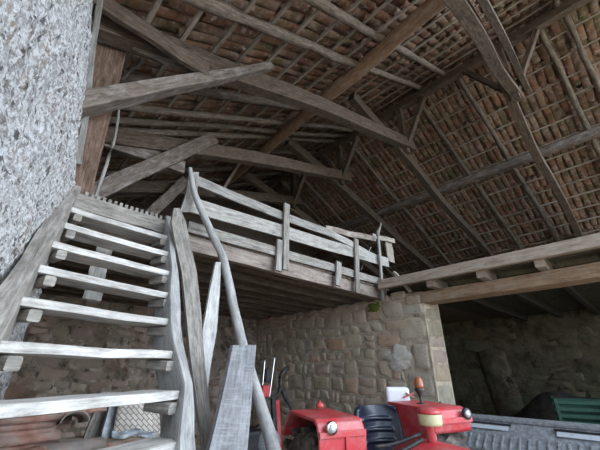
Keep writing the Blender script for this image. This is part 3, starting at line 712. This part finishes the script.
def fender(sx):
    # closed shell: top plate, sloping front, side skirt
    w0, w1 = (.23, .60) if sx > 0 else (-.74, -.39)
    zt = 1.325 if sx > 0 else 1.30
    prof = [(-.26, .55 if sx < 0 else 1.17), (-.27, zt-.10), (-.235, zt-.02), (-.20, zt), (.30, zt+.01), (.42, zt-.10), (.45, zt-.17)]
    inner = [(y_, z_-.0) for y_, z_ in prof]
    V = []; F = []
    t_ = .02
    outer = [T3(w0, y_, z_) for y_, z_ in prof]+[T3(w1, y_, z_) for y_, z_ in prof]
    n = len(prof)
    inn = [T3(w0, y_+(.02 if y_ < 0 else -.015), z_-.02) for y_, z_ in prof]+[T3(w1, y_+(.02 if y_ < 0 else -.015), z_-.02) for y_, z_ in prof]
    V = outer+inn
    for i in range(n-1):
        F += [(i, i+1, n+i+1, n+i), (2*n+i, 3*n+i, 3*n+i+1, 2*n+i+1), (i, 2*n+i, 2*n+i+1, i+1), (n+i, n+i+1, 3*n+i+1, 3*n+i)]
    F += [(0, n, 3*n, 2*n), (n-1, 2*n+n-1, 4*n-1, 2*n-1)]
    o = link('fender', fix(mesh_from(V, F)), 'red', tr)
    bv = o.modifiers.new('b', 'BEVEL'); bv.width = .008; bv.segments = 2
    # inner side skirt toward the seat
    xi = w0 if sx > 0 else w1
    tprism('fender_skirt', [(xi, -.24, .60), (xi, -.25, zt-.1), (xi, -.2, zt-.01), (xi, .30, zt), (xi, .42, zt-.14), (xi, .20, zt-.5)], 'x', .02, 'red', .004, o)
    # rolled lip
    for a_, b_ in (((w0, -.275, zt-.085), (w1, -.275, zt-.085)),):
        beam('fender_lip', T3(*a_), T3(*b_), .02, .035, 'red', o, (0, 0, 1), 0, 1)
    if sx < 0: beam('fender_rib', T3((w0+w1)/2+.03, -.275, .6), T3((w0+w1)/2+.03, -.275, zt-.1), .03, .02, 'red', o, -aw, 0, 1)
    lx = w0+.085 if sx < 0 else w1-.05
    lp = lathe('side_lamp', [(.0, 0), (.030, 0), (.033, .012), (.028, .024), (.015, .034), (.0, .037)], T3(lx, -.275, zt-.045), 'glass', tr, 20, -aw)
    lathe('lamp_ring', [(.031, 0), (.041, 0), (.041, .022), (.033, .026)], T3(lx, -.274, zt-.045), 'black' if sx > 0 else 'chrome', lp, 20, -aw)
    # rear tyre under the fender
    xc = (w0+w1)/2; R0 = .56; z0 = .62
    ty = lathe('rear_wheel', [(.22, -.14), (.40, -.15), (R0-.04, -.15), (R0, -.11), (R0+.01, 0), (R0, .11), (R0-.04, .15), (.40, .15), (.22, .14)], T3(xc, .08, z0), 'tyre', tr, 36, ri)
    V = []; F = []
    for k in range(18):
        for sgn in (-1, 1):
            a = 2*math.pi*(k+(.5 if sgn > 0 else 0))/18; q = len(V)
            for (da, xx) in ((0, 0.0), (.10, 0.0), (.22, .15), (.12, .15)):
                for rr_ in (R0-.01, R0+.035):
                    an = a+da; V.append(T3(xc, .08, z0)+ri*(xx*sgn)+aw*(math.cos(an)*rr_)+ZV*(math.sin(an)*rr_))
            F += [(q, q+2, q+3, q+1), (q+2, q+4, q+5, q+3), (q+4, q+6, q+7, q+5), (q+6, q, q+1, q+7), (q+1, q+3, q+5, q+7), (q, q+6, q+4, q+2)]
    link('tread_lugs', fix(mesh_from(V, F)), 'tyre', ty)
    return o
fL = fender(-1); fR = fender(1)
# seat: curved pan back with ridges
def seatback(u, v):
    x = (u-.5)*.42*(1-.15*abs(2*v-1)**4); z = .96+v*.36
    rid = .018*max(0, math.sin(v*math.pi*9))*(1 if .16 < u < .84 else 0)*(1 if .12 < v < .88 else 0)
    y = .20+.06*v-.10*(2*u-1)**2-rid
    return T3(x+.02, y, z-.03*(2*u-1)**4*v)
sb = grid('seat_backrest', seatback, 28, 54, 'seat', tr); m_ = sb.modifiers.new('s', 'SOLIDIFY'); m_.thickness = .04; m_.offset = -1
def seatpan(u, v):
    x = (u-.5)*.44; y = -.22+v*.42; z = .93+.05*abs(2*u-1)**3-.02*math.sin(v*3)
    return T3(x+.02, y, z)
sp = grid('seat_cushion', seatpan, 20, 20, 'seat', tr); m_ = sp.modifiers.new('s', 'SOLIDIFY'); m_.thickness = .07; m_.offset = -1
beam('seat_pedestal', T3(-.03, 0, .45), T3(-.03, 0, .9), .14, .14, 'iron', tr, aw, 0, 1)
beam('rear_axle', T3(-.6, .08, .62), T3(.6, .08, .62), .18, .18, 'iron', tr, (0, 0, 1), 0, 1)
beam('gearbox', T3(0, -.7, .60), T3(0, .3, .60), .30, .34, 'iron', tr, (0, 0, 1), 0, 1)
# hood toward the viewer
HX = .035
def hood(u, v):
    y = -.28-1.15*v; an = math.pi*u; w = .31-.03*v
    return T3(HX-math.cos(an)*w*(1 if abs(math.cos(an)) < .8 else 1.0), y, .86+(abs(math.sin(an))**.6)*(.275-.02*v**3))
hd = grid('hood', hood, 24, 16, 'red', tr); m_ = hd.modifiers.new('s', 'SOLIDIFY'); m_.thickness = .015; m_.offset = -1
tprism('hood_side', [(HX-.27, -.42, .5), (HX-.27, -.42, .82), (HX-.24, -1.46, .80), (HX-.24, -1.46, .5)], 'x', .02, 'red', .004)
tprism('hood_side', [(HX+.25, -.42, .5), (HX+.25, -.42, .82), (HX+.22, -1.46, .80), (HX+.22, -1.46, .5)], 'x', .02, 'red', .004)
tprism('grille', [(HX-.24, -1.46, .45), (HX-.24, -1.46, .82), (HX-.1, -1.46, .99), (HX+.1, -1.46, .99), (HX+.24, -1.46, .82), (HX+.24, -1.46, .45)], 'y', .02, 'iron', .004)
path('hood_seam', [T3(HX+.10, -.50, 1.055), T3(HX+.10, -1.0, 1.045)], .006, 'black', tr, 6)
ps = lathe('intake_pipe', [(.030, 0), (.030, .17), (.034, .175), (.034, .19)], T3(HX+.0, -.43, 1.06), 'red', tr, 20)
lathe('pipe_collar', [(.05, 0), (.05, .015), (.036, .03)], T3(HX, -.43, 1.085), 'iron', tr, 20)
lathe('air_filter_bowl', [(.05, 0), (.075, .004), (.078, .02), (.080, .07), (.076, .078)], T3(HX+.015, -.43, 1.245), 'cream', tr, 28)
lathe('air_filter_cap', [(.082, 0), (.084, .012), (.070, .03), (.03, .04), (0, .042)], T3(HX+.015, -.43, 1.32), 'red', tr, 28)
# dashboard, steering wheel, levers
tprism('dashboard', [(HX-.2, -.42, .8), (HX-.2, -.42, 1.04), (HX+.2, -.42, 1.04), (HX+.2, -.42, .8)], 'y', .06, 'red', .01)
path('control_lever', [T3(-.34, -.30, 1.13), T3(-.2, -.34, 1.145), T3(-.02, -.40, 1.20)], .012, 'black', tr, 8)
path('control_lever', [T3(-.42, -.36, 1.07), T3(-.25, -.40, 1.10), T3(-.03, -.42, 1.17)], .014, 'black', tr, 8)
for s_ in (-1, 1):
    fx = .47*s_
    lathe('front_wheel', [(.1, -.08), (.26, -.085), (.30, -.05), (.305, 0), (.30, .05), (.26, .085), (.1, .08)], T3(fx+HX, -1.2, .31-fx*.07), 'black', tr, 30, ri)
beam('front_axle', T3(-.42+HX, -1.2, .33), T3(.42+HX, -1.2, .33), .1, .1, 'iron', tr, (0, 0, 1), 0, 1)
# beacon on the right fender
bc = lathe('beacon_stem', [(.045, 0), (.045, .012), (.012, .02), (.012, .06), (.016, .07), (.03, .10), (.042, .11), (.042, .13)], T3(.40, .05, 1.32), 'black', tr, 20)
lathe('beacon_lens', [(.040, 0), (.041, .02), (.038, .06), (.028, .085), (.0, .095)], T3(.40, .05, 1.32)+ZV*.13, 'amber', bc, 24)
# white canister and its red and green print
cn = box('canister', (0, 0, 0), (.23, .12, .20), 'white', None, .03, Matrix.Rotation(math.radians(-46), 4, 'Z'), 3)
cn.location = T3(.43, .42, 1.345); tag(cn, 'white plastic canister with red mark behind the tractor fender', 'canister')
q = ribbon('printed_mark', [(401, 411, 396, 2.0), (402, 413, 401, 2.0)], .002, 'amber'); bpy.data.objects.remove(q)
beam('red_stripe', Vector((-.02, -.075, .01)), Vector((.06, -.15, .05)), .02, .012, 'red', None, (0, 0, 1), 0, 1).parent = cn
beam('red_stripe', Vector((0.0, -.1, .05)), Vector((.06, -.15, .01)), .02, .012, 'amber', None, (0, 0, 1), 0, 1).parent = cn
# little red knob on the left fender
lathe('fuel_cap', [(.03, 0), (.032, .02), (.022, .03), (.010, .034), (.006, .05), (0, .051)], T3(-.52, .18, 1.33), 'red', tr, 16)

# ------------------------------------------------------------------ grey hopper machine on the right
gm = empty('seed_hopper', (4.1, .8, 0), 'long dusty grey farm hopper with pale slots behind the tractor hood', 'farm machine')
X0, X1 = 3.72, 4.15; zt = 1.13; y1 = 1.72
prism('hopper_lid', [(X1, y1, zt+.01), (X1, -.9, zt+.01), (X1-.15, -.9, zt+.0), (X1-.15, y1-.02, zt+.0)], (0, 0, 1), .03, 'grey', gm, .008)
prism('hopper_body', [(X1, y1, zt), (X1-.14, y1, zt-.0), (X0, y1, zt-.20), (X0+.12, y1, .62), (X1, y1, .62)], (0, -1, 0), 2.5, 'grey', gm, .01)
def hf(y, k, o_=.012):   # point on the sloping front face
    return Vector((X1-.14-(X1-.14-X0)*k-o_*.45, y, zt-.20*k+o_*.9))
for (ya, yb2) in ((1.58, 1.20), (.82, .42), (.05, -.4)):
    prism('slot', [hf(ya, .16), hf(yb2, .16), hf(yb2, .33), hf(ya, .33)], (-1, 0, 0), .006, 'slot', gm)
    prism('slot_shadow_rail', [hf(ya+.02, .10, .014), hf(yb2-.02, .10, .014), hf(yb2-.02, .17, .014), hf(ya+.02, .17, .014)], (-1, 0, 0), .010, 'iron', gm)
for k in range(34):
    y = 1.6-k*.072
    beam('rib', hf(y, .5, .006), hf(y, .98, .006), .016, .010, 'grey', gm, (1, 0, 0), 0, 1)
beam('lower_pipe', (X0-.04, 1.5, .80), (X0-.04, -.8, .80), .05, .05, 'iron', gm, (0, 0, 1), 0, 1)
for k in range(3):
    beam('leg', (X0+.25, 1.4-k*.95, 0), (X0+.25, 1.4-k*.95, .65), .08, .08, 'iron', gm, (0, 1, 0), 0, 1)
for k in range(6):
    path('feed_hose', [(X0+.02, 1.4-k*.32, .84), (X0-.02, 1.4-k*.32, .7), (X0+.03, 1.37-k*.32, .45)], .02, 'black', gm, 8)

# dark heap and crates in the far room
def heap(name, cx, cy, rx_, ry_, h, mt, lab, cat, sd):
    def fn(u, v):
        a = u*2*math.pi; r = v; z = h*(1-r**1.6)*(1+.35*noise.noise(Vector((math.cos(a)*2*r+sd, math.sin(a)*2*r, sd))))+.12*noise.noise(Vector((math.cos(a)*6*r, math.sin(a)*6*r+sd, 0)))*(1-r)
        return Vector((cx+rx_*r*math.cos(a), cy+ry_*r*math.sin(a), max(0, z)))
    o = grid(name, fn, 40, 16, mt); tag(o, lab, cat); return o
M['dark'] = mottled('dark_scrap', [(.015, .013, .012), (.04, .035, .03), (.09, .06, .045)], 6, .9, .8)
heap('scrap_heap', 8.9, 1.3, 1.1, 2.3, 1.12, 'dark', 'dark heap of soil and scrap against the far room wall', 'heap', 2)
heap('scrap_heap', 8.9, -1.9, 1.1, .65, .9, 'dark', 'low dark heap behind the green crate', 'heap', 5)
def crate(c, sz, rz, lab):
    e = empty('crate', c, lab, 'crate', 'green crates'); e.rotation_euler = (0, 0, rz)
    w, d, h = sz
    def bx(nm, cc, dd):
        o = box(nm, cc, dd, 'green', None, .004, None, 1); o.parent = e
    bx('base', (0, 0, .01), (w, d, .02))
    for s_ in (-1, 1):
        for k in range(4): bx('side_slat', (0, s_*(d/2), .05+k*h/4.2), (w, .015, h/7))
        for k in range(4): bx('end_slat', (s_*(w/2), 0, .05+k*h/4.2), (.015, d, h/7))
        for q_ in (-1, 1): bx('corner_post', (s_*w/2, q_*d/2, h/2), (.035, .035, h))
    return e
tb = empty('work_bench', (6.2, .2, 0), 'dark low bench carrying the green crates beyond the opening', 'bench')
box('bench_top', (6.3, .2, .88), (.8, 2.2, .06), 'under', tb)
for xx in (5.98, 6.62):
    for yy in (-.8, 1.2): box('leg', (xx, yy, .425), (.08, .08, .85), 'under', tb)
p = PX(584, 412, 6.3); crate((6.3, p.y, .91), (.45, .60, .34), .25, 'green plastic slatted crate tipped beyond the grey hopper')
p = PX(628, 412, 6.25); crate((6.25, p.y-.1, .91), (.42, .55, .30), -.1, 'green plastic crate cut by the right edge of the photo')
tag(path('black_hose', [PX(575, 398, 6.6), PX(590, 400, 6.6), PX(620, 401, 6.6), PX(650, 399, 6.6)], .035, 'black', None, 10), 'black hose stretched behind the green crates', 'hose')
for x0_, lb in ((434, 'left'), (440, 'right')):
    p0 = PX(x0_, 402, 4.88); p1 = PX(x0_+6, 432, 4.80); d_ = (p1-p0); p1 = p0+d_*(p0.z/(-d_.z))
    tag(beam('iron_bar', p0, p1, .03, .03, 'iron', None, (1, 0, 0), 0, 1), 'thin dark iron bar leaning against the pillar, %s one of the two' % lb, 'bar')

# ------------------------------------------------------------------ motor tiller / mower behind the rough board
ti = empty('motor_cultivator', (3.3, 4.6, 0), 'black and red walking tractor parked against the stone wall behind the rough board', 'farm machine')
YY = 4.5
def Q(px, py, y=YY): return PY(px, py, y)
path('handlebar', [Q(261, 400), Q(263, 380), Q(265, 358)], .012, 'chrome', ti, 8)
path('handlebar', [Q(269, 400), Q(272, 378), Q(275, 355)], .012, 'chrome', ti, 8)
box('red_tank', Q(264, 391), (.14, .14, .17), 'red', ti, .02)
box('engine_top', Q(267, 375), (.10, .12, .20), 'black', ti, .02)
path('control_arm', [Q(266, 398), Q(277, 396), Q(281, 388), Q(286, 400), Q(291, 408)], [.012, .02, .04, .03, .018], 'black', ti, 8)
path('control_arm', [Q(281, 388), Q(280, 378), Q(285, 370), Q(288, 368)], [.03, .03, .04, .035], 'black', ti, 8)
path('control_arm', [Q(291, 408), Q(290, 420)], .016, 'black', ti, 8)
beam('red_upright', Q(277, 400), Q(280, 450), .07, .03, 'red', ti, (0, 1, 0), 0, 1)
beam('black_upright', Q(273, 396), Q(275, 455), .07, .05, 'black', ti, (0, 1, 0), 0, 1)
box('engine_block', (3.35, 4.6, .55), (.5, .5, .5), 'iron', ti, .04)
lathe('engine_cover', [(.02, -.1), (.15, -.1), (.18, -.05), (.18, .05), (.15, .1), (.02, .1)], Q(268, 442, 4.35), 'grey', ti, 24, (-.5, -.7, .1))
for s_ in (-1, 1): lathe('wheel', [(.06, -.06), (.24, -.07), (.27, 0), (.24, .07), (.06, .06)], (3.35+s_*.38, 4.6, .27), 'black', ti, 28, (1, 0, 0))
path('chassis_bar', [(3.35, 4.6, .7), Q(268, 420)], .04, 'iron', ti, 8); path('chassis_bar', [Q(276, 440), (3.4, 4.55, .7)], .04, 'iron', ti, 8)
# bundle under / behind the left fender
def rubble(u, v):
    a = u*2*math.pi; ph = (v-.5)*math.pi*.98
    r = .30*(1+.25*noise.noise(Vector((math.cos(a)*2.5, math.sin(a)*2.5, v*5))))
    c = PY(308, 455, 3.9); return Vector((c.x+r*1.2*math.cos(ph)*math.cos(a), c.y+r*math.cos(ph)*math.sin(a), c.z-.12+r*.8*math.sin(ph)))

# ------------------------------------------------------------------ camera, light
cam = bpy.data.cameras.new('camera'); co = bpy.data.objects.new('camera', cam); C.objects.link(co)
cam.sensor_width = 36; cam.lens = FPX/600*36; cam.clip_start = .02
look = FV*math.cos(PITCH)+ZV*math.sin(PITCH); upv = RV.cross(look)
co.matrix_world = Matrix(((RV.x, upv.x, -look.x, EYE.x), (RV.y, upv.y, -look.y, EYE.y), (RV.z, upv.z, -look.z, EYE.z), (0, 0, 0, 1)))
S.camera = co
w = bpy.data.worlds.new('sky'); S.world = w; w.use_nodes = True
bg = w.node_tree.nodes['Background']; bg.inputs[0].default_value = (.64, .80, 1.0, 1); bg.inputs[1].default_value = 1.0
sun = bpy.data.lights.new('overcast_sun', 'SUN'); sun.energy = 1.15; sun.angle = math.radians(70); sun.color = (.90, .95, 1)
so = bpy.data.objects.new('overcast_sun', sun); C.objects.link(so)
so.rotation_euler = (Vector((-.55, 1.0, -.35))).to_track_quat('-Z', 'Y').to_euler()
S.view_settings.view_transform = 'Standard'; S.view_settings.look = 'None'; S.view_settings.gamma = 1; S.view_settings.exposure = 1.95
